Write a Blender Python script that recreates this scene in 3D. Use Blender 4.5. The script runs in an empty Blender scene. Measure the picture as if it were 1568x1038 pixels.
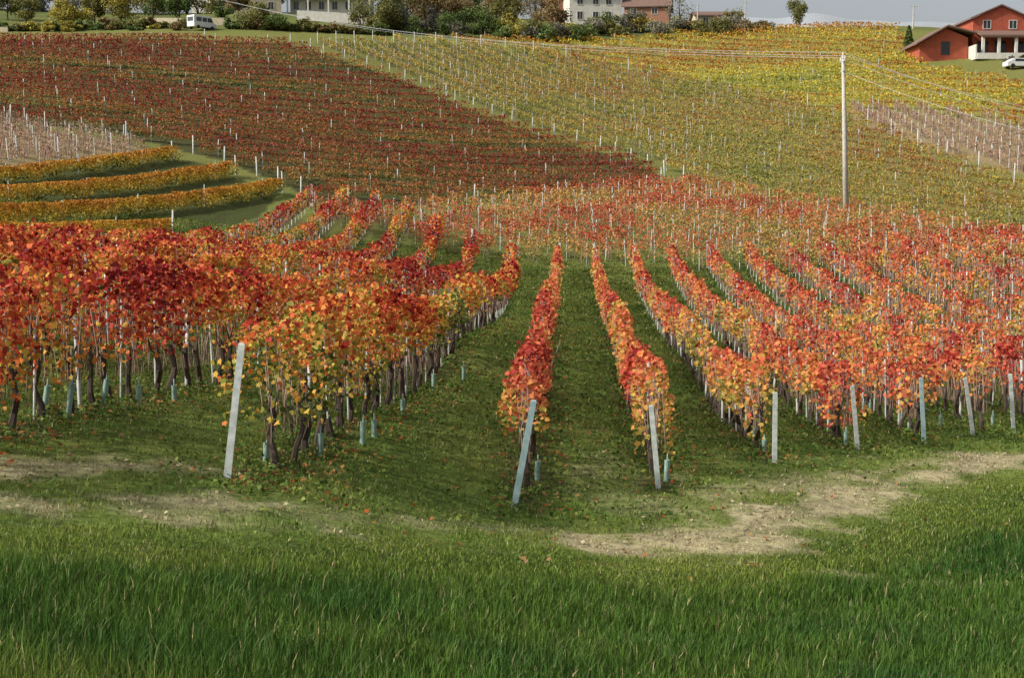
import bpy, math, random
import numpy as np
from mathutils import Vector
random.seed(3); R=np.random.default_rng(7)
scene=bpy.context.scene
scene.view_settings.view_transform='Standard'; scene.view_settings.look='None'; scene.view_settings.exposure=0
F=2178.0; PITCH=math.atan(189/F); cp,sp=math.cos(PITCH),math.sin(PITCH)
def ray(u,v):
    a=(u-784)/F; b=-(v-519)/F
    return np.array([a, cp+b*sp, -sp+b*cp])
def unp(u,v,D):
    r=ray(u,v); return r*(D/r[1])
# ---------------- terrain height (thin-plate through surveyed points) ----------------
S=[(-200,1038,7.5),(100,1038,8.5),(784,1038,10.5),(1400,1038,12),(1700,1038,12.5),
(100,900,11.5),(784,900,16.5),(1400,900,19),(100,820,15),(784,820,21),(1400,820,24),
(0,730,18.5),(100,640,23),(345,730,20),(555,665,26),(784,775,24),(1010,745,26),(1185,705,30),(1315,690,33),(1415,678,36),(1555,663,40),
(750,548,43),(835,600,41),(845,500,65),(850,432,95),(300,600,29),(1400,560,60),(1400,450,85),(1500,400,100),(1400,350,120),
(1400,250,155),(1400,150,195),(1400,90,225),(1400,42,255),(1520,97,215),(1568,60,245),
(900,350,115),(900,310,135),(900,200,185),(900,100,235),(900,65,252),(1100,48,260),(900,32,290),
(450,310,120),(450,200,165),(450,100,215),(450,48,250),(300,40,255),(480,22,282),(250,30,275),
(100,400,70),(100,350,90),(100,250,125),(100,190,145),(100,60,230),(0,48,248),(605,370,105),(700,60,250),(650,40,280)]
C=[unp(*s) for s in S]
C+= [np.array(c,float) for c in [(0,0,-1.7),(-15,0,-1.2),(15,0,-2.2),(0,-12,-1.2),(-40,20,-1),(50,20,-7),(-50,60,0),(60,60,-6.5),(-150,100,6),(150,100,0),
(-150,230,34),(150,230,24),(-150,20,2),(150,20,-8),(-100,310,44),(0,315,42),(60,300,35),(110,300,34),(150,300,30),(0,340,40),(100,340,30)]]
C=np.array(C); SC=50.0
def phi(r2): return np.where(r2>1e-12, 0.5*r2*np.log(r2+1e-12),0)
NCP=len(C); P=C[:,:2]/SC
K=phi(((P[:,None]-P[None])**2).sum(-1))+np.eye(NCP)*2e-4
Q=np.c_[np.ones(NCP),P]
W=np.linalg.solve(np.block([[K,Q],[Q.T,np.zeros((3,3))]]),np.r_[C[:,2],0,0,0])
def hsh(i,j,s=0):
    a=(i*374761393+j*668265263+s*362437)&0xffffffff
    a=((a^(a>>13))*1274126177)&0xffffffff
    return ((a^(a>>16))&0xffff)/65535.0
def noise(x,y,sc=1.0,s=0):
    x=np.asarray(x,float)/sc; y=np.asarray(y,float)/sc
    i=np.floor(x).astype(np.int64); j=np.floor(y).astype(np.int64)
    fx=x-i; fy=y-j; fx=fx*fx*(3-2*fx); fy=fy*fy*(3-2*fy)
    return (hsh(i,j,s)*(1-fx)+hsh(i+1,j,s)*fx)*(1-fy)+(hsh(i,j+1,s)*(1-fx)+hsh(i+1,j+1,s)*fx)*fy
def fbm(x,y,sc,s=0): return .55*noise(x,y,sc,s)+.3*noise(x,y,sc*.45,s+1)+.15*noise(x,y,sc*.2,s+2)
def H(x,y):
    x=np.atleast_1d(np.asarray(x,float)); y=np.atleast_1d(np.asarray(y,float))
    shp=x.shape; x=x.ravel(); y=y.ravel(); out=np.empty_like(x)
    for a in range(0,len(x),60000):
        X=np.clip(x[a:a+60000],-160,160)/SC; Y=np.clip(y[a:a+60000],-15,345)/SC
        r2=(X[:,None]-P[None,:,0])**2+(Y[:,None]-P[None,:,1])**2
        out[a:a+60000]=phi(r2)@W[:NCP]+W[NCP]+W[NCP+1]*X+W[NCP+2]*Y
    t=np.clip((y-345)/500,0,1); t=t*t*(3-2*t); out=out*(1-t)+t*(-10)
    out+=(noise(x,y,1.3,5)-.5)*.07*np.clip(y/20,0,1)+(noise(x,y,.4,6)-.5)*.03
    return out.reshape(shp)
DS=np.geomspace(5,340,500)
def hit(u,v):
    r=ray(u,v); r=r/r[1]
    h=H(r[0]*DS,DS); d=r[2]*DS-h
    i=int(np.argmax(d<0))
    if not (d<0).any(): i=int(np.argmin(d[300:]))+300; return r[0]*DS[i],DS[i]
    if i==0: return r[0]*DS[0],DS[0]
    t=d[i-1]/(d[i-1]-d[i]); D=DS[i-1]+t*(DS[i]-DS[i-1])
    return r[0]*D,D
def hz(x,y): return float(H(x,y)[0])
# ---------------- materials ----------------
def newmat(name):
    m=bpy.data.materials.new(name); m.use_nodes=True
    return m,m.node_tree.nodes,m.node_tree.links,m.node_tree.nodes['Principled BSDF']
def attr_mat(name,rough=.6,trans=0.0,nscale=None,namp=.3,bump=0,spec=.3):
    m,N,L,b=newmat(name)
    a=N.new('ShaderNodeAttribute'); a.attribute_name='tint'
    col=a.outputs['Color']
    tc=N.new('ShaderNodeTexCoord')
    if nscale:
        nz=N.new('ShaderNodeTexNoise'); nz.inputs['Scale'].default_value=nscale; nz.inputs['Detail'].default_value=8; nz.inputs['Roughness'].default_value=.65
        L.new(tc.outputs['Object'],nz.inputs['Vector'])
        mr=N.new('ShaderNodeMapRange'); mr.inputs['From Min'].default_value=.3; mr.inputs['From Max'].default_value=.7
        mr.inputs['To Min'].default_value=1-namp; mr.inputs['To Max'].default_value=1+namp
        L.new(nz.outputs['Fac'],mr.inputs['Value'])
        vm=N.new('ShaderNodeVectorMath'); vm.operation='SCALE'
        L.new(col,vm.inputs[0]); L.new(mr.outputs[0],vm.inputs['Scale']); col=vm.outputs[0]
        if bump:
            bp=N.new('ShaderNodeBump'); bp.inputs['Strength'].default_value=bump; bp.inputs['Distance'].default_value=.05
            L.new(nz.outputs['Fac'],bp.inputs['Height']); L.new(bp.outputs[0],b.inputs['Normal'])
    L.new(col,b.inputs['Base Color']); b.inputs['Roughness'].default_value=rough
    b.inputs['Specular IOR Level'].default_value=spec
    if trans:
        t=N.new('ShaderNodeBsdfTranslucent'); L.new(col,t.inputs['Color'])
        mx=N.new('ShaderNodeMixShader'); mx.inputs[0].default_value=trans
        L.new(b.outputs[0],mx.inputs[1]); L.new(t.outputs[0],mx.inputs[2])
        L.new(mx.outputs[0],N['Material Output'].inputs['Surface'])
    return m
def flat_mat(name,c,rough=.7,nscale=6,namp=.2,metal=0,bump=.1):
    m,N,L,b=newmat(name)
    tc=N.new('ShaderNodeTexCoord'); nz=N.new('ShaderNodeTexNoise'); nz.inputs['Scale'].default_value=nscale; nz.inputs['Detail'].default_value=6
    L.new(tc.outputs['Object'],nz.inputs['Vector'])
    cr=N.new('ShaderNodeValToRGB'); cr.color_ramp.elements[0].position=.3; cr.color_ramp.elements[1].position=.7
    cr.color_ramp.elements[0].color=tuple(x*(1-namp) for x in c)+(1,); cr.color_ramp.elements[1].color=tuple(min(1,x*(1+namp)) for x in c)+(1,)
    L.new(nz.outputs['Fac'],cr.inputs[0]); L.new(cr.outputs[0],b.inputs['Base Color'])
    b.inputs['Roughness'].default_value=rough; b.inputs['Metallic'].default_value=metal
    if bump:
        bp=N.new('ShaderNodeBump'); bp.inputs['Strength'].default_value=bump; L.new(nz.outputs['Fac'],bp.inputs['Height']); L.new(bp.outputs[0],b.inputs['Normal'])
    return m
M_leaf=attr_mat('vine_leaf',.6,.33,spec=.2)
M_tree=attr_mat('tree_leaf',.65,.25)
M_grass=attr_mat('grass_blade',.55,.33,spec=.15)
M_ground=attr_mat('ground_turf',.95,0,5.0,.45,.6,spec=.1)
M_bark=flat_mat('vine_bark',(.06,.042,.03),.9,30,.4,0,.6)
M_cane=flat_mat('vine_cane',(.24,.16,.12),.8,5,.3,0,0)
M_post=flat_mat('post_concrete',(.5,.52,.5),.7,14,.22)
M_postblue=flat_mat('post_pale_blue',(.36,.5,.52),.5,9,.18)
M_stake=flat_mat('stake_grey',(.46,.47,.45),.6,4,.3)
M_tube=flat_mat('grow_tube_plastic',(.27,.40,.34),.5,8,.25)
M_wire=flat_mat('wire_steel',(.45,.45,.45),.4,5,.1,.3)
M_pole=flat_mat('pole_concrete',(.46,.43,.38),.85,3,.18)
M_white=flat_mat('plaster_white',(.62,.6,.54),.85,1.5,.12)
M_cream=flat_mat('plaster_cream',(.5,.43,.3),.85,1.5,.15)
M_red=flat_mat('plaster_red',(.38,.085,.045),.85,1.2,.18)
M_brick=flat_mat('brick_wall',(.33,.16,.1),.85,6,.3)
M_roof=flat_mat('roof_tiles',(.18,.11,.085),.85,5,.35,0,.5)
M_dark=flat_mat('window_dark',(.03,.035,.04),.15,2,.2,0,0)
M_glass=flat_mat('vehicle_glass',(.03,.04,.05),.08,2,.1,0,0)
M_paint=flat_mat('paint_white',(.75,.76,.77),.3,2,.03,0,0)
M_tyre=flat_mat('tyre_rubber',(.02,.02,.02),.8,9,.2)
M_wood=flat_mat('wood_brown',(.1,.05,.03),.7,8,.3)
# ---------------- mesh helpers ----------------
def obj(name,me,mat=None,parent=None):
    o=bpy.data.objects.new(name,me); scene.collection.objects.link(o)
    if mat: me.materials.append(mat)
    if parent: o.parent=parent
    return o
def empty(name,loc=(0,0,0),rot=0):
    o=bpy.data.objects.new(name,None); scene.collection.objects.link(o); o.location=loc; o.rotation_euler=(0,0,rot); o.empty_display_size=.2
    return o
def npmesh(name,V,loops,starts,cols=None):
    me=bpy.data.meshes.new(name)
    me.vertices.add(len(V)); me.vertices.foreach_set('co',np.ascontiguousarray(V,dtype=np.float32).ravel())
    me.loops.add(len(loops)); me.loops.foreach_set('vertex_index',loops.astype(np.int32))
    me.polygons.add(len(starts)); me.polygons.foreach_set('loop_start',starts.astype(np.int32))
    if cols is not None:
        a=me.attributes.new('tint','FLOAT_COLOR','FACE')
        a.data.foreach_set('color',np.c_[cols,np.ones(len(cols))].astype(np.float32).ravel())
    me.update(calc_edges=True); return me
KITE=np.array([[0,-.5,0],[.48,.02,.08],[0,.5,0],[-.48,.02,.08]])
LEAF=np.array([[0,-.5,0],[.42,-.3,.06],[.48,.2,.1],[.14,.22,.03],[0,.55,-.04],[-.16,.22,.03],[-.5,.16,.1],[-.38,-.32,.06]])
def rnd_frames(N,nb):
    nn=R.normal(size=(N,3))*.75+nb; nn/=np.linalg.norm(nn,axis=1)[:,None]
    a=R.normal(size=(N,3)); a-= (a*nn).sum(1)[:,None]*nn; a/=np.linalg.norm(a,axis=1)[:,None]
    return a,np.cross(nn,a),nn
def leafmesh(name,pos,size,col,nb=(0,0,.6),tmpl=KITE):
    N=len(pos); k=len(tmpl); A,B,Nn=rnd_frames(N,np.array(nb))
    V=pos[:,None]+size[:,None,None]*(tmpl[None,:,0,None]*A[:,None]+tmpl[None,:,1,None]*B[:,None]+tmpl[None,:,2,None]*Nn[:,None]*2)
    return npmesh(name,V.reshape(-1,3),np.arange(N*k),np.arange(N)*k,col)
def bladesmesh(name,x,y,z,h,w,col,lean=.35,wind=.06):
    N=len(x); th=R.uniform(0,2*np.pi,N); ax=np.c_[np.cos(th),np.sin(th),np.zeros(N)]
    ph=R.uniform(0,2*np.pi,N); ln=R.uniform(.1,1,N)*lean*h; L=np.c_[np.cos(ph),np.sin(ph),np.zeros(N)]*ln[:,None]
    L[:,0]+=wind*h
    b=np.c_[x,y,z-.01]; up=np.c_[np.zeros(N),np.zeros(N),h]
    mid=b+up*.6+L*.35; tip=b+up+L*1.1; tip[:,2]-=.25*ln
    W_=ax*w[:,None]*.5
    V=np.stack([b-W_,b+W_,mid+W_*.8,mid-W_*.8,tip],1).reshape(-1,3)
    loops=(np.arange(N)[:,None]*5+np.array([0,1,2,3,3,2,4])[None]).ravel()
    starts=(np.arange(N)[:,None]*7+np.array([0,4])[None]).ravel()
    return npmesh(name,V,loops,starts,np.repeat(col,2,0))
def stakesmesh(name,x,y,z,h,w,lean=.03):
    N=len(x); h=np.broadcast_to(h,N); w=np.broadcast_to(w,N)
    q=np.array([[-1,-1],[1,-1],[1,1],[-1,1]])*.5
    b=np.c_[x,y,z-.1]; l=R.normal(size=(N,2))*lean*h[:,None]
    V=np.zeros((N,8,3)); V[:,:4,:]=b[:,None]; V[:,4:,:]=b[:,None]
    V[:,:4,:2]+=q[None]*w[:,None,None]; V[:,4:,:2]+=q[None]*w[:,None,None]+l[:,None]; V[:,4:,2]+=h[:,None]+.1
    f=np.array([[0,1,5,4],[1,2,6,5],[2,3,7,6],[3,0,4,7],[4,5,6,7]])
    loops=(np.arange(N)[:,None,None]*8+f[None]).ravel()
    return npmesh(name,V.reshape(-1,3),loops,np.arange(N*5)*4)
class MB:
    def __init__(s): s.v=[]; s.f=[]
    def tube(s,pts,rad,k=6,cap=True):
        pts=[Vector(p) for p in pts]; base=len(s.v)
        for i,p in enumerate(pts):
            d=(pts[min(i+1,len(pts)-1)]-pts[max(i-1,0)]).normalized()
            a=d.orthogonal().normalized() if abs(d.z)<.9 else Vector((1,0,0)); a=(a-d*a.dot(d)).normalized(); b=d.cross(a)
            r=rad[i] if hasattr(rad,'__len__') else rad
            for j in range(k):
                t=2*math.pi*j/k; s.v.append(p+a*r*math.cos(t)+b*r*math.sin(t))
        for i in range(len(pts)-1):
            for j in range(k):
                s.f.append((base+i*k+j,base+i*k+(j+1)%k,base+(i+1)*k+(j+1)%k,base+(i+1)*k+j))
        if cap: s.f.append(tuple(base+j for j in range(k))[::-1]); s.f.append(tuple(base+(len(pts)-1)*k+j for j in range(k)))
        return s
    def box(s,x0,x1,y0,y1,z0,z1):
        b=len(s.v); s.v+= [Vector(p) for p in [(x0,y0,z0),(x1,y0,z0),(x1,y1,z0),(x0,y1,z0),(x0,y0,z1),(x1,y0,z1),(x1,y1,z1),(x0,y1,z1)]]
        s.f+=[tuple(b+i for i in q) for q in [(0,3,2,1),(4,5,6,7),(0,1,5,4),(1,2,6,5),(2,3,7,6),(3,0,4,7)]]; return s
    def prism(s,prof,y0,y1):
        b=len(s.v); k=len(prof)
        s.v+=[Vector((p[0],y0,p[1])) for p in prof]+[Vector((p[0],y1,p[1])) for p in prof]
        s.f.append(tuple(b+i for i in range(k))); s.f.append(tuple(b+k+i for i in range(k))[::-1])
        for i in range(k): s.f.append((b+i,b+k+i,b+k+(i+1)%k,b+(i+1)%k))
        return s
    def prismx(s,prof,x0,x1):
        b=len(s.v); k=len(prof)
        s.v+=[Vector((x0,p[0],p[1])) for p in prof]+[Vector((x1,p[0],p[1])) for p in prof]
        s.f.append(tuple(b+i for i in range(k))); s.f.append(tuple(b+k+i for i in range(k))[::-1])
        for i in range(k): s.f.append((b+i,b+k+i,b+k+(i+1)%k,b+(i+1)%k))
        return s
    def done(s,name,mat,parent=None,smooth=False):
        me=bpy.data.meshes.new(name); me.from_pydata([tuple(p) for p in s.v],[],s.f); me.update()
        if smooth: me.polygons.foreach_set('use_smooth',[True]*len(me.polygons))
        return obj(name,me,mat,parent)
# ---------------- vineyard row geometry ----------------
def rowX(k,Y):
    Y=np.asarray(Y,float)
    if k>=1: return 0.15+(k-1)*2.48+.0404*(Y-24)+.002*(k-1)*(Y-24)
    xs=-3.6+4.0*k; xe=-.04+2.75*k; f=(np.clip(95-Y,0,200)/73)**2.0
    return xe+f*(xs-xe)
def start_of(k):
    return {0:20.2,1:24.0,2:26.0,3:30,4:33,5:36,6:39,7:41}.get(k, 15.5 if k<0 else 41+(k-7)*1.8)
def end_of(k):
    if k>=0: return 99+max(0,k-4)*.5
    return {-1:102,-2:107,-3:112,-4:117,-5:119,-6:118}.get(k,110)
KS=list(range(-12,20))
# ---------------- ground masks ----------------
def wl(pts): return np.array([hit(*p) for p in pts])
strokes=[(wl([(-150,772),(100,778),(300,776),(430,785)]),.7,.6),(wl([(-150,715),(150,712),(330,722)]),.55,.6),
 (wl([(430,785),(640,795),(850,812)]),.35,.35),(wl([(940,830),(1080,828),(1200,790),(1350,745),(1480,715),(1568,700),(1800,668)]),.7,1.3),
 (wl([(1150,862),(1350,890),(1568,900),(1800,925)]),.4,.5),(wl([(1120,755),(1280,735),(1460,700)]),.7,.5),(wl([(930,700),(960,770),(1100,790)]),.5,.3),(wl([(1000,848),(1120,840)]),.5,.6)]
def segd(x,y,pl):
    d=np.full(x.shape,1e9)
    for a,b in zip(pl[:-1],pl[1:]):
        ab=b-a; t=np.clip(((x-a[0])*ab[0]+(y-a[1])*ab[1])/(ab@ab),0,1)
        d=np.minimum(d,np.hypot(x-a[0]-t*ab[0],y-a[1]-t*ab[1]))
    return d
def dry(x,y):
    m=np.zeros(x.shape); wob=(fbm(x,y,1.0,11)-.5)
    for pl,hw,st in strokes:
        m=np.maximum(m,st*np.clip(1.4-segd(x,y,pl)/hw+wob*3.4,0,1))
    m=m*(.25+1.1*noise(x,y,.35,13))
    return np.clip(m,0,.85)
path=np.vstack([strokes[0][0],strokes[2][0],strokes[3][0]]); path=path[np.argsort(path[:,0])]
def ypath(x): return np.interp(x,path[:,0],path[:,1])
def inpoly(x,y,poly):
    c=np.zeros(x.shape,bool); j=len(poly)-1
    for i in range(len(poly)):
        xi,yi=poly[i]; xj,yj=poly[j]
        c^=((yi>y)!=(yj>y))&(x<(xj-xi)*(y-yi)/(yj-yi+1e-12)+xi); j=i
    return c
FP={}
FP['dark']=wl([(-260,75),(0,62),(200,58),(440,68),(520,92),(600,118),(680,150),(760,185),(850,214),(960,245),(1012,268),(1000,292),(900,303),(700,312),(500,316),(430,280),(330,243),(200,212),(0,185),(-260,178)])
FP['diag']=wl([(462,68),(560,66),(720,70),(860,86),(1000,114),(1200,156),(1320,188),(1500,262),(1700,330),(1700,415),(1568,374),(1380,339),(1180,310),(1060,287),(1030,266),(960,238),(850,208),(760,178),(680,143),(600,110),(520,85)])
FP['yellow']=wl([(580,62),(760,63),(900,64),(1100,52),(1280,43),(1370,43),(1420,108),(1568,128),(1850,150),(1850,225),(1568,200),(1330,186),(1200,156),(1000,114),(860,86),(720,70)])
FP['pink']=wl([(1300,166),(1420,172),(1568,198),(1800,225),(1800,322),(1568,268),(1480,245),(1380,212),(1310,190)])
FP['yleft']=wl([(-260,270),(0,262),(140,256),(250,242),(318,254),(365,276),(430,292),(400,330),(330,352),(200,374),(0,392),(-260,404)])
FP['pinkl']=wl([(-200,182),(0,190),(200,218),(235,238),(140,250),(0,256),(-260,262)])
FP['mid']=wl([(470,325),(600,334),(700,326),(900,302),(1010,288),(1180,312),(1380,340),(1568,376),(1900,420),(1900,470),(1568,446),(1150,422),(1000,416),(860,412),(700,394),(600,376),(520,350)])
FP['clearl']=wl([(-500,425),(0,418),(200,404),(330,380),(430,348),(475,322),(440,280),(200,230),(-500,230)])
# ---------------- ground ----------------
ya=np.concatenate([np.arange(-300,-30,30),np.arange(-30,6,2),np.arange(6,32,.22),np.arange(32,100,.7),np.arange(100,300,1.2),np.geomspace(300,7000,30)])
nx=440; s=np.linspace(-1,1,nx); s=s*(.55+.45*s*s)
YY=np.repeat(ya[:,None],nx,1); XX=s[None]*(0.62*np.abs(YY)+26)
ZZ=H(XX,YY)
gx,gy=XX.ravel(),YY.ravel()
def mix(a,b,t): return a*(1-t[:,None])+np.asarray(b)*t[:,None]
def ground_col(x,y):
    N=len(x); c=np.tile(np.array([.10,.15,.028]),(N,1))
    c=mix(c,[.18,.20,.05],np.clip(fbm(x,y,3,21)*1.8-.5,0,1))
    c=mix(c,[.06,.09,.02],np.clip(fbm(x,y,1.1,22)*2.2-1.0,0,.7)*(y<110))
    far=np.clip((y-100)/25,0,1); c=mix(c,[.17,.17,.05],far*np.clip(fbm(x,y,18,23)*1.2+.1,0,1))
    up=np.clip((y-248)/6,0,1); c=mix(c,[.10,.12,.04],up*np.clip(fbm(x,y,5,27)*2-.3,0,1))
    fg=np.clip((ypath(x)-y-1.6)/1.6,0,1)*(y<45); c=mix(c,[.045,.08,.016],fg*.9)
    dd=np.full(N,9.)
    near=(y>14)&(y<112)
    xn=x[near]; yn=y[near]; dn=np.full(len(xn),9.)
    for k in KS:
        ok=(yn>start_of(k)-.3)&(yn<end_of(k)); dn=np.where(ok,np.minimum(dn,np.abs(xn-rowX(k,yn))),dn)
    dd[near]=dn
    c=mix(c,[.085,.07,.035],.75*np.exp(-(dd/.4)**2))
    d=dry(x,y); nn=noise(x,y,.5,31)
    c=mix(c,np.array([.42,.36,.22])*(.65+.5*nn[:,None]),d)
    for nm,cc,a in [('dark',(.05,.05,.02),.94),('yellow',(.22,.21,.055),.85),('pink',(.30,.20,.13),.7),('diag',(.15,.145,.045),.85),('yleft',(.045,.055,.016),.95),('pinkl',(.28,.20,.12),.8),('mid',(.14,.15,.045),.7)]:  # dark and yleft ground is darkened: shade between rows painted into the colour
        m=inpoly(x,y,FP[nm])&(y>60); c=mix(c,cc,m*a*(.85+.15*noise(x,y,6,33)))
    return c
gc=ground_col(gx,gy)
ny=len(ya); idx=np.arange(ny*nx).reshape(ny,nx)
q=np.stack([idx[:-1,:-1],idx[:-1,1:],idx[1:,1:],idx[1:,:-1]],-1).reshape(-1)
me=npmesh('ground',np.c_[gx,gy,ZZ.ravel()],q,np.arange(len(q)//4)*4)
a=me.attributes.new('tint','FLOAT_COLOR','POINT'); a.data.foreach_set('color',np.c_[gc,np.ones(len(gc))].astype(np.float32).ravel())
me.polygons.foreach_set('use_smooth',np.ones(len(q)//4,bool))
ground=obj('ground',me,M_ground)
# ---------------- palettes ----------------
def pal(stops):
    t=np.array([s[0] for s in stops]); c=np.array([s[1] for s in stops])
    return lambda x: np.stack([np.interp(x,t,c[:,i]) for i in range(3)],1)
P_near=pal([(0,(.20,.012,.012)),(.18,(.44,.03,.022)),(.36,(.62,.11,.04)),(.54,(.68,.25,.05)),(.7,(.64,.41,.07)),(.84,(.36,.34,.055)),(1,(.08,.12,.025))])
P_right=pal([(0,(.34,.03,.025)),(.2,(.60,.10,.055)),(.42,(.68,.20,.08)),(.6,(.70,.32,.08)),(.78,(.64,.46,.10)),(.9,(.32,.32,.06)),(1,(.13,.16,.035))])
P_mid=pal([(0,(.46,.08,.045)),(.3,(.58,.20,.08)),(.55,(.54,.33,.10)),(.8,(.34,.32,.08)),(1,(.18,.21,.06))])
P_dark=pal([(0,(.28,.045,.035)),(.25,(.40,.10,.04)),(.5,(.44,.20,.055)),(.72,(.34,.25,.06)),(.88,(.17,.18,.04)),(1,(.06,.07,.02))])
P_yel=pal([(0,(.46,.19,.045)),(.2,(.58,.34,.05)),(.45,(.64,.51,.065)),(.75,(.50,.46,.06)),(1,(.17,.22,.045))])
P_yl=pal([(0,(.48,.20,.03)),(.3,(.60,.35,.04)),(.55,(.62,.43,.055)),(.8,(.28,.25,.04)),(1,(.07,.085,.02))])
P_pink=pal([(0,(.36,.16,.12)),(.4,(.46,.30,.22)),(.7,(.42,.32,.17)),(1,(.2,.2,.06))])
P_diag=pal([(0,(.38,.16,.055)),(.3,(.44,.27,.07)),(.6,(.43,.35,.07)),(1,(.17,.20,.045))])
def foliage(name,x,y,tx,ty,L,K_,h0,h1,w,palf,tb,ta,tsc,vine_r=.12,leaf_r=.12,grad=.15,parent=None,seed=0,smul=1.0,near=False,gap=0.0,topamp=.25,ba=(1.5,1.15),an=(1,1),even=.0):
    N=len(x)
    if N==0: return None
    D=np.hypot(x,y); size=(.072+.0012*D)*smul
    vr=hsh((x*97).astype(np.int64),(y*89).astype(np.int64),seed)
    vig=(.25+1.0*noise(x,y,1.1,seed+40))*(.45+.9*vr); vig=vig*(1-even)+.85*even
    if gap>0: vig*=np.clip((noise(x,y,1.3,seed+44)-gap)*5,0.08,1)
    cnt=np.maximum(1,(K_*L/(size**2*.6)*vig)).astype(int)
    i=np.repeat(np.arange(N),cnt); n_=len(i)
    ls=R.uniform(-.5,.5,n_)*L*1.15; hr=R.beta(ba[0],ba[1],n_)
    h1i=np.broadcast_to(h1,N)[i]; h0i=np.broadcast_to(h0,N)[i]
    top=h1i+ (noise(x+3,y,1.2,seed+50)[i]-.5)*2*topamp+(vr[i]-.5)*topamp+ (R.random(n_)<.06)*R.uniform(0,.35,n_)*min(1,topamp*4)
    bot=h0i+(noise(x-3,y,1.2,seed+52)[i]-.5)*.7*(top-h0i)
    h=bot+(top-bot)*hr
    wi=np.broadcast_to(w,N)[i]
    wid=wi*(.45+.85*np.sin(np.pi*np.clip(hr*.75+.22,0,1)))*(.5+1.0*noise(x,y,.9,seed+55)[i])
    t=R.uniform(-1,1,n_); t=np.sign(t)*np.abs(t)**.8*wid
    px=x[i]+tx[i]*ls-ty[i]*t; py=y[i]+ty[i]*ls+tx[i]*t
    pz=H(x,y)[i]+h
    vc=hsh((x*53).astype(np.int64)+7,(y*61).astype(np.int64),seed+9)
    tt=tb+ta*(fbm(x*an[0],y*an[1],tsc,seed+60)[i]-.5)*2+vine_r*(vc[i]*2-1)+R.normal(size=n_)*leaf_r+grad*(.6-hr)
    tt+=.16*(noise(px*1.0+pz*1.7,py+pz,.35,seed+66)-.5)*2
    col=palf(np.clip(tt,0,1))*R.uniform(.7,1.2,n_)[:,None]
    sz=size[i]*R.uniform(.6,1.25,n_)
    return obj(name,leafmesh(name,np.c_[px,py,pz],sz,col,(-.25,-.35,.45),LEAF if near else KITE),M_leaf,parent)
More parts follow.
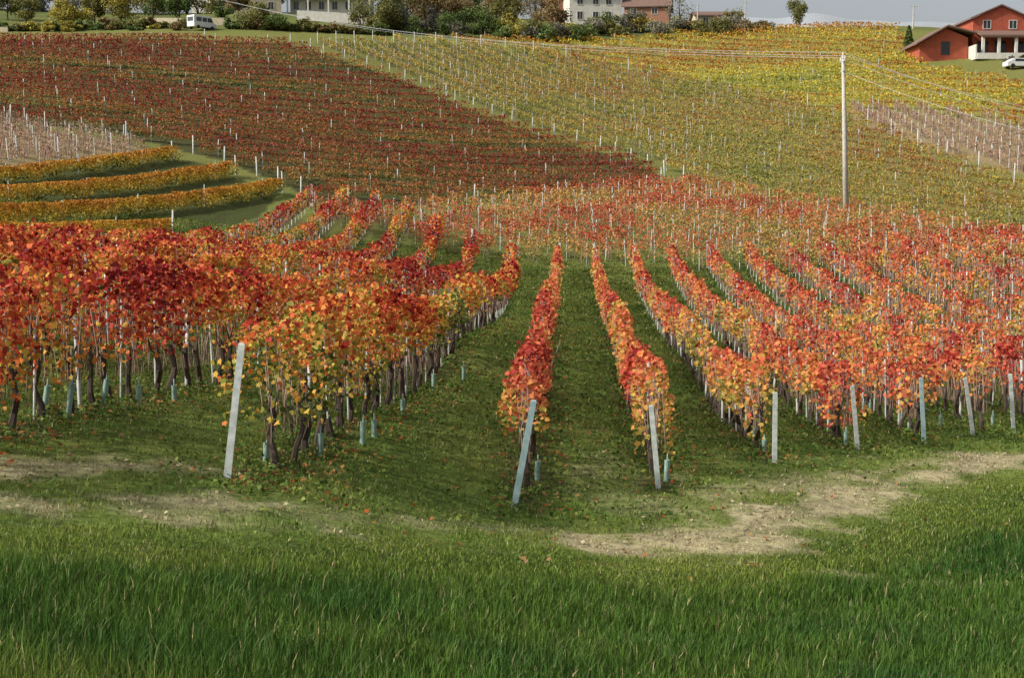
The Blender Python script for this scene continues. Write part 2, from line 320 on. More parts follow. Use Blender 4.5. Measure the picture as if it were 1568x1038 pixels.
# ---------------- near rows ----------------
def vis(x,y,m=.46,c=4): return np.abs(x)<m*y+c
for k in KS:
    y0=start_of(k); y1=end_of(k)
    def rowmask(x,y):
        ok=vis(x,y)
        if k<0: ok&=~inpoly(x,y,FP['clearl'])
        return ok
    ys=np.arange(y0+1.3,y1,.95); xs=rowX(k,ys); ok=rowmask(xs,ys); ys,xs=ys[ok],xs[ok]
    if len(ys)<2: continue
    root=empty('grapevine_row')
    dx=(rowX(k,ys+.5)-rowX(k,ys-.5)); ln=np.hypot(dx,1); tx,ty=dx/ln,1/ln
    nearm=ys<48
    hi=(1.95+.5*np.clip((42-ys)/10,0,1)) if k<=0 else np.full(len(ys),1.9)
    lo=np.full(len(ys),.82 if k<=0 else .76)
    if k>0: hi[:2]+=.1; lo[:2]=.5
    if k==0: hi[:3]-=.1; lo[:3]=.5
    tb=.46 if k<=0 else .44
    if k==-1: tb=.34
    if k==0: tb=.50
    pf=P_near if k<=0 else P_right
    for nm,msk in (('leaves_front',nearm),('leaves_back',~nearm)):
        if msk.any():
            dn=np.where(ys[msk]<y0+3.5,1.5,1.0)
            foliage(nm,xs[msk],ys[msk],tx[msk],ty[msk],.95,(3.2 if k<=0 else 2.1) if nm=='leaves_front' else 2.0,lo[msk],hi[msk],(.38 if k<=0 else .26)*(dn**.7),pf,tb,.6,4.5,.2,.16,.40 ,root,seed=k+30,near=(nm=='leaves_front'),topamp=.22,ba=(1.5,1.1))
    m=ys<62
    mb=MB()
    for x_,y_,z_ in zip(xs[m],ys[m],H(xs[m],ys[m])):
        x_+=random.uniform(-.08,.08); g=lambda a: random.uniform(-a,a)
        a1,a2=g(.18),g(.2)
        r0=random.uniform(.045,.075)
        pts=[(x_,y_,z_-.05),(x_+a1*.5+g(.04),y_+g(.06),z_+.25),(x_+a1+g(.05),y_+a2+g(.06),z_+.5),(x_+a1*.8+g(.05),y_+a2,z_+.78),(x_+a1*.5,y_+a2*.4,z_+.98)]
        mb.tube(pts,[r0*1.3,r0,r0*.85,r0*1.0,r0*.5],6)
        for sgn in (-1,1):
            if random.random()<.8:
                mb.tube([pts[3],(pts[3][0]+g(.05),pts[3][1]+sgn*.3,pts[3][2]+.15),(pts[3][0]+g(.12),pts[3][1]+sgn*.45,pts[3][2]+.6)],[r0*.5,r0*.35,.006],5)
        for c_ in range(3):
            bx=g(.3); by=g(.5)
            mb.tube([(x_+bx*.3,y_+by,z_+.9),(x_+bx,y_+by+g(.1),z_+random.uniform(.15,.5))],[.006,.004],3)
    if mb.v: mb.done('trunks',M_bark,root)
    cx=np.repeat(xs,7)+R.normal(size=7*len(xs))*.08; cy=np.repeat(ys,7)+R.uniform(-.48,.48,7*len(xs))
    obj('canes',stakesmesh('canes',cx,cy,H(cx,cy)+.6,R.uniform(.6,1.3,len(cx)),.008+.00035*cy,.11),M_cane,root)
    sy=np.arange(y0+3.4,y1,1.7); sx=rowX(k,sy); ok=rowmask(sx,sy); sx,sy=sx[ok],sy[ok]
    if len(sy):
        obj('stakes',stakesmesh('stakes',sx,sy,H(sx,sy),1.55+.35*R.random(len(sy)),np.where(np.arange(len(sy))%3==0,.055,.028)+.0002*sy),M_stake,root)
    mb=MB()
    wy=np.arange(y0,min(y1,60),3.0)
    for hh in (.85,1.3,1.7):
        if len(wy)>1:
            X_=rowX(k,wy); Z_=H(X_,wy)+hh
            mb.tube([(a_,b_,c_) for a_,b_,c_ in zip(X_,wy,Z_)],.004,3,False)
    if mb.v: mb.done('wires',M_wire,root)
def post(x,y,hgt,lx=0,ly=0,w=.045,mat=None,top=True):
    z=hz(x,y); mb=MB()
    b=Vector((0,0,-.25)); t=Vector((lx,ly,hgt))
    for (ax,bx,ay,by) in ((-w,w,-w*.55,w*.05),(-w*.35,w*.35,w*.05,w*.9)):
        i=len(mb.v)
        for c,sx in ((b,1.05),(t-Vector((0,0,.03)),.92),(t,.7)):
            for (qx,qy) in ((ax,ay),(bx,ay),(bx,by),(ax,by)): mb.v.append(c+Vector((qx*sx,qy*sx,0)))
        for L_ in range(2):
            for j in range(4): mb.f.append((i+L_*4+j,i+L_*4+(j+1)%4,i+(L_+1)*4+(j+1)%4,i+(L_+1)*4+j))
        mb.f.append((i+8,i+9,i+10,i+11))
    o=mb.done('vineyard_post',mat or M_post); o.location=(x,y,z)
    return o
def uvpost(ub,vb,ut,vt,mat,w=.05):
    x,y=hit(ub,vb); z=hz(x,y); t=unp(ut,vt,y-.1)
    post(x,y,t[2]-z,t[0]-x,-.1,w,mat)
M_pw=flat_mat('post_weathered_white',(.62,.66,.64),.65,10,.22)
for a_ in [(345,730,370,525,M_pw,.052),(783,776,817,612,M_postblue,.055),(1010,747,997,620,M_pw,.048),(1186,708,1187,600,M_pw,.05),(1315,691,1305,590,M_post,.05),(1416,678,1410,578,M_postblue,.052),(1492,665,1478,578,M_post,.055),(1553,663,1547,572,M_pw,.055)]: uvpost(*a_)
for k in range(8,14):
    y=start_of(k); post(float(rowX(k,y)),y,1.7,random.uniform(-.1,.1),-.1,.05,M_pw)
for k in range(-6,6):
    y=end_of(k)+.4; x=float(rowX(k,y)); post(x,y,1.9,random.uniform(-.15,.15),.15,.075,M_pw)
def tube_(u,v,hpx,lx=0):
    x,y=hit(u,v); z=hz(x,y); h=hpx*y/F
    mb=MB(); mb.tube([(0,0,-.03),(lx*.5,0,h*.5),(lx,0,h)],[.05,.05,.052],10,False); mb.tube([(lx,0,h-.02),(lx,0,h)],[.056,.056],10,False)
    mb.tube([(0,0,0),(lx*1.1,0.0,h+.12)],[.012,.012],5)
    o=mb.done('vine_grow_tube',M_tube,None,True); o.location=(x,y,z)
for a_ in [(67,634,44,.08),(103,638,52,.1),(157,624,44,.09),(213,621,32,0),(267,615,26,0),(407,710,34,.02),(491,698,36,0),(555,680,36,.02),(573,668,26,0),(617,635,24,0),(664,598,26,0),(710,583,24,0),(822,735,30,.02),(1020,737,34,.02),(1155,672,20,0),(1170,695,22,0),(1133,648,28,0),(1240,640,20,0),(1295,684,24,0),(1322,635,20,0),(1332,635,18,0),(1380,655,22,0),(1392,662,16,0),(1440,652,18,0),(1520,650,16,0)]: tube_(*a_)
# ---------------- distant fields ----------------
def field(name,key,d0,d1,spacing,K_,h0,h1,w,palf,tb,ta,tsc,stake_ds=5,stake_w=.09,stake_h=1.9,gap=0,curve=0,seed=0,smul=1,leafr=.1,grad=.1,skip=None,ends=True,cane=0,an=(1,1),even=0,topamp=.2,endw=1.5,sprob=None,ba=(1.5,1.15)):
    poly=FP[key]; a=np.array(hit(*d0)); b=np.array(hit(*d1)); d=(b-a)/np.linalg.norm(b-a); nrm=np.array([-d[1],d[0]])
    s_=poly@d; t_=poly@nrm
    X=[];Y=[];SX=[];SY=[];EX=[];EY=[]
    for t in np.arange(t_.min(),t_.max(),spacing):
        s=np.arange(s_.min(),s_.max(),1.2)
        tt=t+curve*((s-(s_.min()+s_.max())/2)/60)**2+.3*np.sin(s/17+t*.05)
        x=d[0]*s+nrm[0]*tt; y=d[1]*s+nrm[1]*tt
        m=inpoly(x,y,poly)&vis(x,y,.5,5)
        if skip is not None: m&=~skip(x,y)
        if not m.any(): continue
        X.append(x[m]);Y.append(y[m])
        ids=np.where(m)[0]; st=max(1,int(round(stake_ds/1.2))); off=random.randrange(st)
        sel=[j for j in ids if (j+off)%st==0]
        SX+=list(x[sel]);SY+=list(y[sel])
        if ends:
            for j in (max(ids[0]-1,0),min(ids[-1]+1,len(x)-1)): EX.append(x[j]);EY.append(y[j])
    X=np.concatenate(X);Y=np.concatenate(Y)
    root=empty(name)
    foliage('leaves',X,Y,np.full(len(X),d[0]),np.full(len(X),d[1]),1.2,K_,h0,h1,w,palf,tb,ta,tsc,.1,leafr,grad,root,seed=seed,smul=smul,gap=gap,an=an,even=even,topamp=topamp,ba=ba)
    SX=np.array(SX);SY=np.array(SY)
    if sprob is not None:
        kk=R.random(len(SX))<sprob(SX,SY); SX,SY=SX[kk],SY[kk]
    obj('stakes',stakesmesh('stakes',SX,SY,H(SX,SY),stake_h+R.uniform(-.3,.2,len(SX)),stake_w*R.uniform(.5,1.1,len(SX))),M_stake,root)
    if ends:
        EX=np.array(EX);EY=np.array(EY); obj('end_posts',stakesmesh('end_posts',EX,EY,H(EX,EY),stake_h+.25,stake_w*endw),M_stake,root)
    if cane:
        cx=np.repeat(X,cane)+R.normal(size=cane*len(X))*.3; cy=np.repeat(Y,cane)+R.normal(size=cane*len(X))*.3
        obj('canes',stakesmesh('canes',cx,cy,H(cx,cy)+.4,R.uniform(.6,1.2,len(cx)),.012+.0003*cy,.08),M_cane,root)
    return root
field('vineyard_field','dark',(450,200),(900,218),4.6,2.3,.2,1.15,.38,P_dark,.36,.75,12,8,.08,1.5,seed=101,curve=-2,grad=.75,smul=.8,an=(.4,1),even=.6,topamp=.1)  # grad paints shade into the lower leaves so the rows read as stripes
field('vineyard_field','diag',(560,84),(1150,276),3.3,1.9,.35,1.3,.27,P_diag,.5,.65,14,2.6,.075,1.7,seed=131,smul=.8,cane=1,grad=.4,even=.3,topamp=.12,sprob=lambda x,y: np.clip(1.05-(x+20)/60,.15,1))
field('vineyard_field','yellow',(900,90),(1350,118),4.0,2.5,.25,1.2,.4,P_yel,.40,.95,11,12,.07,1.5,seed=161,smul=.8,an=(.35,1),even=.4,topamp=.12,grad=.5,ends=False,skip=lambda x,y: inpoly(x,y,FP['pink']))
field('vineyard_field','pink',(1400,180),(1560,262),2.4,.8,.5,1.3,.2,P_pink,.35,.4,15,2.0,.075,1.7,seed=191,smul=.8,cane=3,ends=False)
field('vineyard_field','yleft',(60,322),(300,290),7.2,6.0,.05,1.35,.55,P_yl,.40,.3,6,9,.07,1.6,seed=221,curve=-3,grad=1.0,smul=.8,even=.75,topamp=.06,ba=(1.6,1.0))  # strong grad darkens low leaves, painted shade that separates the hedges
field('vineyard_field','pinkl',(20,205),(200,245),2.4,1.0,.4,1.4,.2,P_pink,.35,.4,10,2.0,.08,1.9,seed=251,smul=.8,cane=3,ends=False)
field('vineyard_field','mid',(1400,420),(900,330),2.6,2.0,.55,1.75,.27,P_mid,.38,.6,7,2.0,.06,1.85,gap=.02,seed=281,cane=2,ends=False,smul=.85,grad=.3)
# ---------------- grass ----------------
Ng=340000
y=R.uniform(6.2,32,Ng)**1.0; x=R.uniform(-1,1,Ng)*(.43*y+1.5)
yp=ypath(x)-1.5+1.4*(fbm(x,y,2.0,78)-.5)
keep=(y<yp); x,y,yp=x[keep],y[keep],yp[keep]
d=dry(x,y); keep=(R.random(len(x))>d*1.3); x,y,d,yp=x[keep],y[keep],d[keep],yp[keep]
pn=fbm(x,y,1.3,71); edge=np.clip((yp-y)/4.5,.2,1)
h=R.uniform(.07,.22,len(x))*(.4+1.15*pn)*edge*(1+.6*(R.random(len(x))<.05)); w=R.uniform(.005,.010,len(x))*(.6+y/14)
base=np.tile([.078,.15,.024],(len(x),1)); base=mix(base,[.17,.225,.04],np.clip((fbm(x,y,3.5,73)-.45)*3,0,1)*.75)
base=mix(base,[.045,.11,.022],np.clip((fbm(x,y,1.6,75)-.42)*3,0,1))
base=mix(base,[.21,.26,.045],np.clip((1-edge)*1.1,0,1))
base=mix(base,[.40,.34,.17],(R.random(len(x))<.035)*1.0)
base*=R.uniform(.5,1.5,len(x))[:,None]
obj('tall_grass',bladesmesh('tall_grass',x,y,H(x,y),h,w,base,.45,.05),M_grass)
Ns=420000
y=6+R.random(Ns)**.85*98; y=np.where(y<14,14+R.random(Ns)*14,y); x=R.uniform(-1,1,Ns)*(.43*y+1.5)
keep=(y>ypath(x)-4.5); x,y=x[keep],y[keep]; d=dry(x,y)
keep=R.random(len(x))>d*.3; x,y,d=x[keep],y[keep],d[keep]
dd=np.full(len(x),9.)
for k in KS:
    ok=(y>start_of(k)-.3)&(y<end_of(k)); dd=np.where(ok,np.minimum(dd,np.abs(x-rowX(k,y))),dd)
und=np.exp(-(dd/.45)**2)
h=R.uniform(.03,.085,len(x))*(1+und*1.2*R.random(len(x)))*(1-.3*d)*(.6+noise(x,y,.6,83)*.9)*(1+.01*np.clip(y-30,0,80)); w=R.uniform(.008,.016,len(x))*(.4+y/20)
base=np.tile([.15,.225,.036],(len(x),1)); base=mix(base,[.27,.29,.065],np.clip(fbm(x,y,1.8,81)*2-.7,0,1))
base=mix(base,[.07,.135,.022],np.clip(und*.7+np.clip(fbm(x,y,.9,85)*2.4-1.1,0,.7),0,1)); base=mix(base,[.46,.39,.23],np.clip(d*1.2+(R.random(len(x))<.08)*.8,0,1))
base*=R.uniform(.6,1.35,len(x))[:,None]
obj('short_grass',bladesmesh('short_grass',x,y,H(x,y),h,w,base,.9),M_grass)
Nw=130000
y=15+R.random(Nw)*35; x=R.uniform(-1,1,Nw)*(.43*y+1.5)
keep=(y>ypath(x)-.3)&(dry(x,y)<.35); x,y=x[keep],y[keep]
dd=np.full(len(x),9.)
for k in KS:
    ok=(y>start_of(k)-1.0)&(y<end_of(k)); dd=np.where(ok,np.minimum(dd,np.abs(x-rowX(k,y))),dd)
keep=R.random(len(x))<(.2+.8*np.exp(-(dd/.7)**2))*np.clip(noise(x,y,.5,91)*2.4-.5,0,1); x,y=x[keep],y[keep]
col=np.tile([.075,.145,.025],(len(x),1)); col=mix(col,[.22,.25,.05],R.random(len(x))**2); col*=R.uniform(.55,1.4,len(x))[:,None]
obj('weeds',leafmesh('weeds',np.c_[x,y,H(x,y)+R.uniform(.02,.18,len(x))*(.3+noise(x,y,.5,91))],R.uniform(.04,.085,len(x))*(.7+y/60),col,(0,-.2,1.2)),M_grass)
Nf=40000
y=18+R.random(Nf)*50; x=R.uniform(-1,1,Nf)*(.43*y+1.5)
dd=np.full(len(x),9.)
for k in KS:
    ok=(y>start_of(k)-.6)&(y<end_of(k)); dd=np.where(ok,np.minimum(dd,np.abs(x-rowX(k,y)-.25)),dd)
keep=R.random(len(x))<np.exp(-(dd/.75)**2)*.75+.02; x,y=x[keep],y[keep]
col=pal([(0,(.3,.03,.02)),(.3,(.42,.12,.03)),(.6,(.45,.26,.08)),(1,(.3,.17,.09))])(R.random(len(x)))
obj('fallen_leaves',leafmesh('fallen_leaves',np.c_[x,y,H(x,y)+R.uniform(.03,.07,len(x))],R.uniform(.05,.10,len(x)),col,(0,-.1,1.8)),M_leaf)
Nc=16000
y=13+R.random(Nc)*32; x=R.uniform(-1,1,Nc)*(.43*y+1.5); keep=R.random(Nc)<dry(x,y)*.9; x,y=x[keep],y[keep]
col=pal([(0,(.22,.17,.09)),(.4,(.40,.33,.19)),(1,(.58,.50,.33))])(R.random(len(x)))
obj('straw_litter',leafmesh('straw_litter',np.c_[x,y,H(x,y)+R.uniform(.01,.04,len(x))],R.uniform(.03,.09,len(x)),col,(0,-.1,1.4)),M_leaf)
# ---------------- trees ----------------
P_tree={'olive':pal([(0,(.07,.08,.025)),(.5,(.17,.17,.045)),(1,(.30,.27,.08))]),'yellow':pal([(0,(.22,.2,.04)),(.5,(.40,.34,.06)),(1,(.5,.42,.09))]),
 'green':pal([(0,(.04,.08,.02)),(.5,(.11,.16,.04)),(1,(.20,.25,.07))]),'brown':pal([(0,(.12,.075,.035)),(.5,(.24,.17,.07)),(1,(.34,.24,.1))]),'grey':pal([(0,(.15,.14,.11)),(1,(.29,.28,.2))])}
def crown(c,rx,rz,n,kind,lsz,nclump=11,shape=None):
    cl=[]
    for i in range(nclump):
        v=R.normal(size=3); v/=np.linalg.norm(v); r=R.uniform(.35,.85)
        cl.append((c+v*np.array([rx,rx,rz])*r,R.uniform(.3,.55),R.uniform(-.25,.25)))
    pos=[];tt=[]
    for q_,rr,tc in cl:
        m=int(n/nclump*R.uniform(.6,1.4)); v=R.normal(size=(m,3)); v/=np.linalg.norm(v,axis=1)[:,None]; v*=(R.random(m)**.45)[:,None]
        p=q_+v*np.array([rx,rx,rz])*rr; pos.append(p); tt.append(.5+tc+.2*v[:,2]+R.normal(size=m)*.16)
    pos=np.vstack(pos); tt=np.concatenate(tt)
    col=P_tree[kind](np.clip(tt,0,1))*R.uniform(.75,1.25,len(tt))[:,None]
    return pos,R.uniform(.6,1.3,len(tt))*lsz,col,[q_ for q_,_,_ in cl]
def tree(name,x,y,h,rx,kind='olive',n=1800,lsz=.34,trunk=.12,bare=0,conic=False):
    z=hz(x,y); root=empty(name,(x,y,z)); rz=(h*(1-trunk))/2/.95
    c=np.array([0,0,h-rz])
    if conic:
        m=n; hh=R.random(m)**.8; a_=R.uniform(0,6.28,m); r=rx*(1-hh**1.6)*(.75+.35*noise(a_*3,hh*6,1,4))*R.random(m)**.25+.05
        pos=np.c_[np.cos(a_)*r,np.sin(a_)*r,.15+hh*(h-.15)]; col=P_tree[kind](np.clip(.45+R.normal(size=m)*.25,0,1)); sz=R.uniform(.6,1.2,m)*lsz; cl=[]
    else: pos,sz,col,cl=crown(c,rx,rz,n,kind,lsz)
    obj('crown',leafmesh('crown',pos,sz,col,(0,-.2,.6)),M_tree,root)
    mb=MB(); r0=max(.08,h*.02)
    top=Vector((0,0,h*.65))
    mb.tube([(0,0,-.3),(random.uniform(-.1,.1),0,h*.3),tuple(top)],[r0*1.2,r0*.8,r0*.35],8)
    for q_ in cl: mb.tube([(0,0,h*random.uniform(.2,.5)),tuple((Vector(q_)*.5+Vector((0,0,h*.2)))),tuple(q_)],[r0*.45,r0*.28,r0*.08],5)
    mb.done('trunk_and_limbs',M_bark,root); return root
def T(name,u,v,hpx,wpx,kind,D,**kw):
    p=unp(u,v,D); tree(name,p[0],p[1],hpx*D/F,wpx*D/F/2,kind,**kw)
T('yellow_tree',105,38,52,76,'yellow',255,n=3400)
T('deciduous_tree',40,34,44,60,'olive',262); T('deciduous_tree',12,32,50,50,'olive',268)
T('willow_tree',185,36,66,70,'yellow',262,n=3400); T('deciduous_tree',235,30,46,46,'green',275)
T('deciduous_tree',275,24,44,40,'green',268,n=2400); T('round_shrub',392,54,42,66,'olive',251,n=3600,trunk=.0,lsz=.28); T('round_shrub',430,56,34,50,'green',250,n=2400,trunk=.0,lsz=.28)
T('deciduous_tree',365,30,48,44,'brown',268,n=2400); T('deciduous_tree',145,32,52,50,'olive',262,n=2400)
T('round_shrub',345,42,24,34,'green',262,trunk=.0,n=1200)
T('cypress_shrub',1391,84,36,17,'green',232,n=1400,lsz=.3,conic=True)
T('deciduous_tree',1219,40,44,40,'olive',268,n=1500,lsz=.3,trunk=.15)
T('deciduous_tree',600,60,74,80,'olive',256,n=4200,trunk=.03); T('deciduous_tree',650,58,80,78,'brown',262,n=4200,trunk=.03); T('deciduous_tree',700,50,66,66,'brown',270,n=2800,trunk=.03)
T('deciduous_tree',770,48,60,60,'olive',266,n=2600,trunk=.03); T('deciduous_tree',845,50,56,56,'brown',262,n=2600,trunk=.03)
T('bare_tree',1040,42,54,50,'grey',268,n=700,lsz=.25); T('bare_tree',820,46,62,60,'grey',275,n=900,lsz=.25); T('bare_tree',1120,46,36,38,'olive',266,n=1200,lsz=.25)
def mass(name,items):
    root=empty(name); PP=[];SZ=[];CC=[]; mb=MB()
    for u,v,D,hp,wp,kind in items:
        p=unp(u,v,D); z=hz(p[0],p[1]); h=hp*D/F; rx=wp*D/F/2
        pos,sz,col,cl=crown(np.array([p[0],p[1],z+h*.45]),rx,h*.55,int(500+rx*h*40),kind,.33,8)
        ok=pos[:,2]>z; PP.append(pos[ok]);SZ.append(sz[ok]);CC.append(col[ok])
        for q_ in cl: mb.tube([(p[0],p[1],z-.2),tuple(q_)],[.1,.02],4)
    obj('foliage',leafmesh('foliage',np.vstack(PP),np.concatenate(SZ),np.vstack(CC),(0,-.2,.6)),M_tree,root); mb.done('branches',M_bark,root)
it=[]
for i,u in enumerate(range(560,1175,13)):
    f=(u-565)/600; hp=random.uniform(20,46)*(1-.4*f)
    it.append((u+random.uniform(-6,6),60-14*f,random.uniform(252,262),hp,random.uniform(34,56),random.choice(['olive','olive','green','brown','grey','yellow'] if u<1000 else ['olive','brown','grey'])))
mass('tree_line',it)
it=[(u+random.uniform(-8,8),30,random.uniform(285,298),random.uniform(35,70),random.uniform(50,76),random.choice(['olive','green','grey','brown'])) for u in range(-120,860,24) if not 430<u<580]
mass('tree_line',it)
it=[(u,46+random.uniform(-3,3),250,random.uniform(10,20),random.uniform(20,34),random.choice(['olive','green','brown'])) for u in range(350,600,11)]
mass('hedge',it)
it=[(u,52,random.uniform(246,254),random.uniform(6,20),random.uniform(20,36),random.choice(['olive','green','brown','yellow'])) for u in range(-80,290,11)]+[(u,104,random.uniform(210,216),random.uniform(5,10),random.uniform(14,24),random.choice(['olive','green','grey'])) for u in range(1545,1700,12)]
mass('hedge',it)
# ---------------- buildings ----------------
def win(mb_d,mb_f,x0,x1,z0,z1,y):
    mb_d.box(x0,x1,y-.02,y+.05,z0,z1); f=.09
    mb_f.box(x0-f,x0,y-.06,y+.03,z0-f,z1+f); mb_f.box(x1,x1+f,y-.06,y+.03,z0-f,z1+f); mb_f.box(x0,x1,y-.06,y+.03,z1,z1+f); mb_f.box(x0,x1,y-.09,y+.03,z0-f,z0)
    xm=(x0+x1)/2; mb_f.box(xm-.03,xm+.03,y-.05,y-.022,z0,z1)
def gable_house(name,u,v,D,W_,Dp,eave,ridge,wall,rot=0,front_gable=False,wins=[],roofm=None,chim=True,zoff=0):
    p=unp(u,v,D); root=empty(name,(p[0],p[1],hz(p[0],p[1])+zoff),rot)
    hw=W_/2; ov=.5
    if front_gable:
        MB().prism([(-hw,-1),(hw,-1),(hw,eave),(0,ridge),(-hw,eave)],0,Dp).done('walls',wall,root)
        sl=(ridge-eave)/hw
        MB().prism([(-hw-ov,eave-sl*ov+.04),(0,ridge+.04),(0,ridge+.26),(-hw-ov,eave-sl*ov+.24)],-ov,Dp+ov).prism([(0.003,ridge+.04),(hw+ov,eave-sl*ov+.04),(hw+ov,eave-sl*ov+.24),(0.003,ridge+.26)],-ov,Dp+ov).done('roof',roofm or M_roof,root)
    else:
        MB().prismx([(0,-1),(Dp,-1),(Dp,eave),(Dp/2,ridge),(0,eave)],-hw,hw).done('walls',wall,root)
        sl=(ridge-eave)/(Dp/2)
        MB().prismx([(-ov,eave-sl*ov+.04),(Dp/2,ridge+.04),(Dp/2,ridge+.26),(-ov,eave-sl*ov+.24)],-hw-ov,hw+ov).prismx([(Dp/2+.003,ridge+.04),(Dp+ov,eave-sl*ov+.04),(Dp+ov,eave-sl*ov+.24),(Dp/2+.003,ridge+.26)],-hw-ov,hw+ov).done('roof',roofm or M_roof,root)
    a_=MB();b_=MB()
    for (x0,x1,z0,z1) in wins: win(a_,b_,x0,x1,z0,z1,0)
    if wins: a_.done('windows',M_dark,root); b_.done('window_frames',M_white,root)
    if chim: MB().box(hw*.4,hw*.4+.7,Dp*.45,Dp*.45+.7,ridge-1.2,ridge+1.1).box(hw*.4-.08,hw*.4+.78,Dp*.45-.08,Dp*.45+.78,ridge+1.1,ridge+1.22).done('chimney',M_brick,root)
    return root
root=gable_house('red_farmhouse',1530,97,222,8.4,9,5.7,7.5,M_red,0,True,[(-2.6,-1.5,4.1,5.3),(1.4,2.5,4.1,5.3)],chim=False)
MB().prism([(-12.6,-1),(-5.2,-1),(-5.2,2.6),(-8.6,4.0),(-12.6,1.7)],-1,7).done('wing_walls',M_red,root)
MB().prism([(-13.4,1.45),(-8.6,4.2),(-8.6,4.42),(-13.4,1.67)],-2.2,7.6).prism([(-8.597,4.2),(-4.25,3.1),(-4.25,3.32),(-8.597,4.42)],-2.2,7.6).done('wing_roof',M_roof,root)
MB().prismx([(-4.2,2.45),(-.01,3.6),(-.01,3.8),(-4.2,2.67)],-4.2,9.0).done('porch_roof',M_roof,root)
MB().box(-4.0,9,-4.25,-4.05,2.25,2.48).done('porch_beam',M_wood,root)
m_=MB()
for xx in (-3.8,-1.4,1.2,3.8,6.4,8.8): m_.box(xx-.2,xx+.2,-4.0,-3.6,-1,2.4)
m_.done('porch_columns',M_white,root)
MB().box(-3.5,-1.8,-.06,.02,0,2.2).box(-.8,.9,-.06,.02,0,2.2).box(2,3.6,-.06,.02,.6,2.1).box(-9.3,-8.0,-1.06,-.98,0,2.0).done('doors',M_dark,root)
MB().box(-5.1,-4.9,-4.4,-1,-1,1.2).box(-4.9,9,-4.7,-4.5,-1,-.1).done('terrace_wall',M_white,root)
w=[]
for f_ in (1.0,4.2):
    for xx in (-6.6,-4.2,-1.6,1.0,3.6,6.0): w.append((xx-.5,xx+.5,f_,f_+1.7 if f_>2 else f_+1.5))
root=gable_house('white_villa',505,24,284,15.5,10,6.6,9.0,M_white,0,False,w)
MB().box(-8.2,8.2,-2.2,-.02,2.95,3.15).done('balcony',M_white,root)
m_=MB()
for i in range(34): m_.box(-8.1+i*.49,-8.06+i*.49,-2.15,-2.1,3.15,4.0)
m_.box(-8.2,8.2,-2.18,-2.08,4.0,4.07); m_.done('railing',M_wood,root)
m_=MB()
for xx in (-8,-4,0,4,8): m_.box(xx-.15,xx+.15,-2.1,-1.8,-1.5,2.95)
m_.done('columns',M_white,root)
gable_house('cream_house',395,22,280,9,8,5.5,7.5,M_cream,.2,False,[(-3,-2,1,2.4),(-.5,.5,1,2.4),(2,3,1,2.4),(-3,-2,3.9,5),(2,3,3.9,5)])
gable_house('white_house',330,12,300,10,8,5.5,7.6,M_white,-.1,False,[(-3,-2,1,2.4),(1,2,1,2.4),(-3,-2,3.9,5)])
gable_house('white_house',912,28,275,10,9,5.6,7.8,M_white,.1,False,[(-3.5,-2.5,1,2.4),(-.5,.5,1,2.4),(2,3,1,2.4),(-3.5,-2.5,3.8,5.1),(-.5,.5,3.8,5.1),(2,3,3.8,5.1)])
gable_house('brick_house',990,28,274,8.5,8,3.7,6.6,M_brick,-.15,False,[(-3,-2,2.1,3.2),(1,2,2.1,3.2)])
gable_house('brick_house',880,26,284,8,8,5.6,7.8,M_brick,.3,True,[(-2,-1,1,2.4),(1,2,1,2.4),(-2,-1,4,5.2)])
gable_house('cream_house',745,18,300,9,8,5,7,M_cream,0,False,[(-3,-2,3.2,4.4),(1,2,3.2,4.4)])
gable_house('cream_house',1100,46,285,9,7,2.6,3.6,M_cream,0,False,[(-3,-2,1,2.2),(1,2,1,2.2)],chim=False)
def wall(name,pts,h,mat,t=.3):
    mb=MB()
    for (a_,b_) in zip(pts[:-1],pts[1:]):
        za,zb=hz(a_[0],a_[1]),hz(b_[0],b_[1]); i=len(mb.v)
        for (p_,z_) in ((a_,za),(b_,zb)):
            for dy,dz in ((0,-.6),(t,-.6),(t,h),(0,h)): mb.v.append(Vector((p_[0],p_[1]+dy,z_+dz)))
        mb.f+=[(i+3,i+2,i+6,i+7),(i,i+3,i+7,i+4),(i+1,i+5,i+6,i+2),(i,i+1,i+2,i+3),(i+4,i+7,i+6,i+5)]
    mb.done(name,mat)
def gp(u,v,D): p=unp(u,v,D); return (p[0],p[1])
wall('garden_wall',[gp(222,40,258),gp(290,40,256),gp(352,40,256)],1.3,M_cream)
wall('terrace_wall',[gp(455,40,268),gp(510,40,268),gp(568,40,268)],1.8,M_white)
wall('garden_wall',[gp(-60,58,246),gp(12,58,246)],.8,M_cream)
def vehicle(name,u,D,prof,winprof,wid,rot,wheels,rearwin=None):
    p=unp(u,45,D); root=empty(name,(p[0],p[1],hz(p[0],p[1])),rot)
    o=MB().prism(prof,-wid/2,wid/2).done('body',M_paint,root)
    b=o.modifiers.new('b','BEVEL'); b.width=.07; b.segments=3
    m_=MB()
    for wp in winprof: m_.prism(wp,-wid/2-.012,-wid/2+.02); m_.prism(wp,wid/2-.02,wid/2+.012)
    if rearwin: m_.box(*rearwin)
    m_.done('windows',M_glass,root)
    m_=MB()
    for xw in wheels:
        for s_ in (-1,1): m_.tube([(xw,s_*(wid/2-.1),.33),(xw,s_*(wid/2+.02),.33)],[.33,.33],16)
    m_.done('wheels',M_tyre,root)
vp=[(-2.4,.35),(2.4,.35),(2.45,1.0),(1.9,1.2),(1.4,2.05),(1.1,2.25),(-2.3,2.3),(-2.45,2.1)]
vehicle('white_van',309,248,vp,[[(.5,1.25),(1.7,1.25),(1.3,1.95),(.5,1.95)],[(-.6,1.25),(.35,1.25),(.35,1.95),(-.6,1.95)],[(-1.9,1.25),(-.8,1.25),(-.8,1.95),(-1.9,1.95)]],1.95,.9,(-1.5,1.5),(-2.49,-2.4,-.7,.7,1.3,1.95))
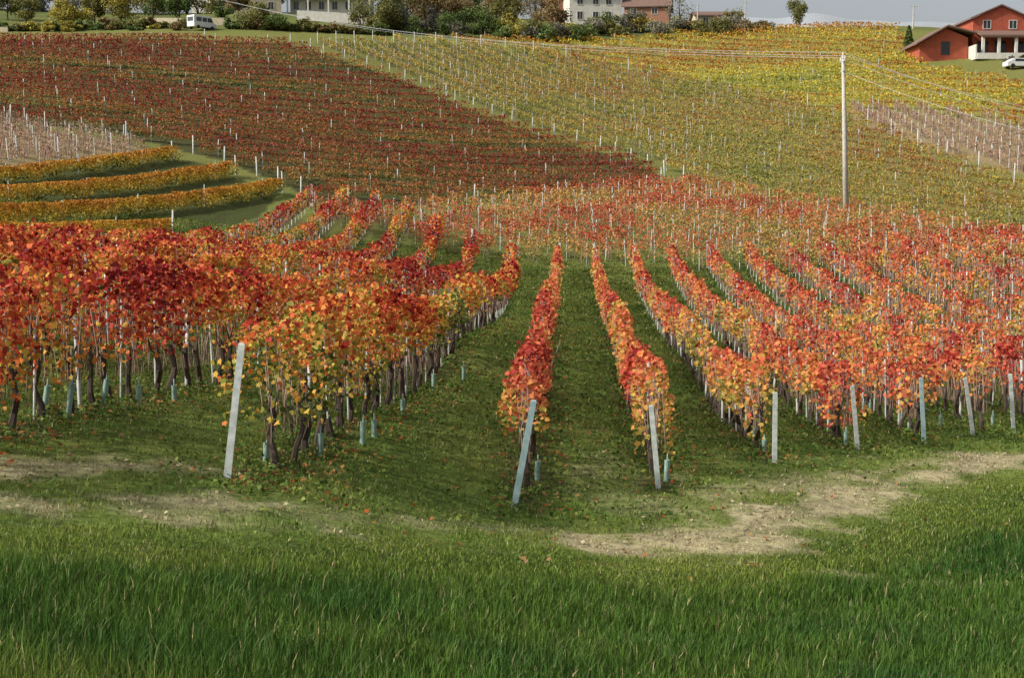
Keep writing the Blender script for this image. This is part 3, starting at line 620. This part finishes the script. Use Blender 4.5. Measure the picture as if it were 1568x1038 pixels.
cpf=[(-2.1,.3),(2.1,.3),(2.15,.8),(1.2,.95),(.6,1.42),(-1.1,1.45),(-1.9,1.0),(-2.15,.9)]
vehicle('white_car',1562,209,cpf,[[(-1.0,.98),(.95,.98),(.5,1.33),(-.9,1.36)]],1.75,.1,(-1.3,1.3))
# ---------------- utility pole + lines ----------------
px,py=hit(1296,343); z=hz(px,py); tp=unp(1291,86,py); hh=tp[2]-z; lx=tp[0]-px
root=empty('utility_pole',(px,py,z))
MB().tube([(0,0,-.5),(lx*.5,0,hh*.5),(lx,0,hh)],[.27,.21,.14],12).done('shaft',M_pole,root,True)
m_=MB(); m_.box(lx-.06,lx+.06,-.9,.9,hh-.5,hh-.38); m_.box(lx-.06,lx+.06,-.5,.5,hh-1.3,hh-1.2); m_.done('crossarm',M_stake,root)
m_=MB()
ins=[(-.8,-.38),(0,.0),(.8,-.38)]
for yy,zz in ins: m_.tube([(lx,yy,hh+zz),(lx,yy,hh+zz+.12),(lx,yy,hh+zz+.22),(lx,yy,hh+zz+.34)],[.05,.1,.06,.09],8)
m_.done('insulators',M_white,root)
def cable(a_,b_,sag,n_=24):
    pts=[]
    for i in range(n_+1):
        t=i/n_; p=a_*(1-t)+b_*t; pts.append((p[0],p[1],p[2]-sag*4*t*(1-t)))
    return pts
mb=MB(); top=np.array([px+lx,py,z+hh])
for j,(yy,zz) in enumerate(ins):
    s0=top+np.array([0,yy,zz+.3])
    mb.tube(cable(s0,unp(330+j*14,-2+3*j,262)+np.array([0,0,0]),2.2),.018,4,False)
    mb.tube(cable(s0,unp(1850,205+16*j,112),1.0),.017,4,False)
mb.tube(cable(top+np.array([0,0,-1.3]),unp(1850,252,108),1.0),.018,4,False)
mb.done('power_lines',M_wire)
def smallpole(u,v,D,hpx):
    p=unp(u,v,D); z=hz(p[0],p[1]); h=hpx*D/F
    r=empty('utility_pole',(p[0],p[1],z)); MB().tube([(0,0,-.3),(0,0,h)],[.16,.1],8).done('shaft',M_pole,r); MB().box(-.7,.7,-.05,.05,h-.4,h-.3).tube([(-.6,0,h-.3),(-.6,0,h-.1)],.05,6).tube([(.6,0,h-.3),(.6,0,h-.1)],.05,6).done('crossarm',M_stake,r)
smallpole(1141,50,256,48); smallpole(1398,50,252,36); smallpole(1068,48,262,40)
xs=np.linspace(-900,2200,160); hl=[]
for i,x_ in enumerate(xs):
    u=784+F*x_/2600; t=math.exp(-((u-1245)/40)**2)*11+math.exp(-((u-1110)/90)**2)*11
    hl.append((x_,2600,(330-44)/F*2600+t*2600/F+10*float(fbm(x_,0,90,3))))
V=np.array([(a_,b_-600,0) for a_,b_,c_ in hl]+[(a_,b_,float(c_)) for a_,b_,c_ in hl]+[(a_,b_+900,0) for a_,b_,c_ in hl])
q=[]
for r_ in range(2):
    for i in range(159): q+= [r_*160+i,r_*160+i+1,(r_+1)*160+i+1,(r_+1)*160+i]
me=npmesh('distant_hill',V,np.array(q),np.arange(len(q)//4)*4); obj('distant_hill',me,flat_mat('hill_haze_tint',(.34,.37,.40),1,.01,.1,0,0))  # aerial haze is mixed into the hill's grey-blue base colour
# ---------------- light, sky, camera ----------------
sd=Vector((-.78,-.27,.62)).normalized()
sun=bpy.data.lights.new('sun','SUN'); sun.energy=4.1; sun.angle=math.radians(2.5); sun.color=(1,.94,.83)
so=bpy.data.objects.new('sun',sun); scene.collection.objects.link(so); so.rotation_euler=(-sd).to_track_quat('-Z','Y').to_euler(); so.location=(-50,-20,80)
w=bpy.data.worlds.new('World'); scene.world=w; w.use_nodes=True; N=w.node_tree.nodes
sk=N.new('ShaderNodeTexSky'); sk.sky_type='NISHITA'; sk.sun_disc=False; sk.sun_elevation=math.asin(sd.z); sk.sun_rotation=math.atan2(sd.x,sd.y); sk.dust_density=4; sk.air_density=1.0
hs=N.new('ShaderNodeHueSaturation'); hs.inputs['Saturation'].default_value=.35
w.node_tree.links.new(sk.outputs[0],hs.inputs['Color']); w.node_tree.links.new(hs.outputs[0],N['Background'].inputs[0]); N['Background'].inputs[1].default_value=.14
cam=bpy.data.cameras.new('camera'); cam.lens=36*F/1568; cam.sensor_width=36; cam.clip_end=20000; cam.clip_start=.1
co=bpy.data.objects.new('camera',cam); scene.collection.objects.link(co); co.location=(0,0,0); co.rotation_euler=(math.pi/2-PITCH,0,0); scene.camera=co
print('LEAF POLYS',sum(len(m.polygons) for m in bpy.data.meshes))
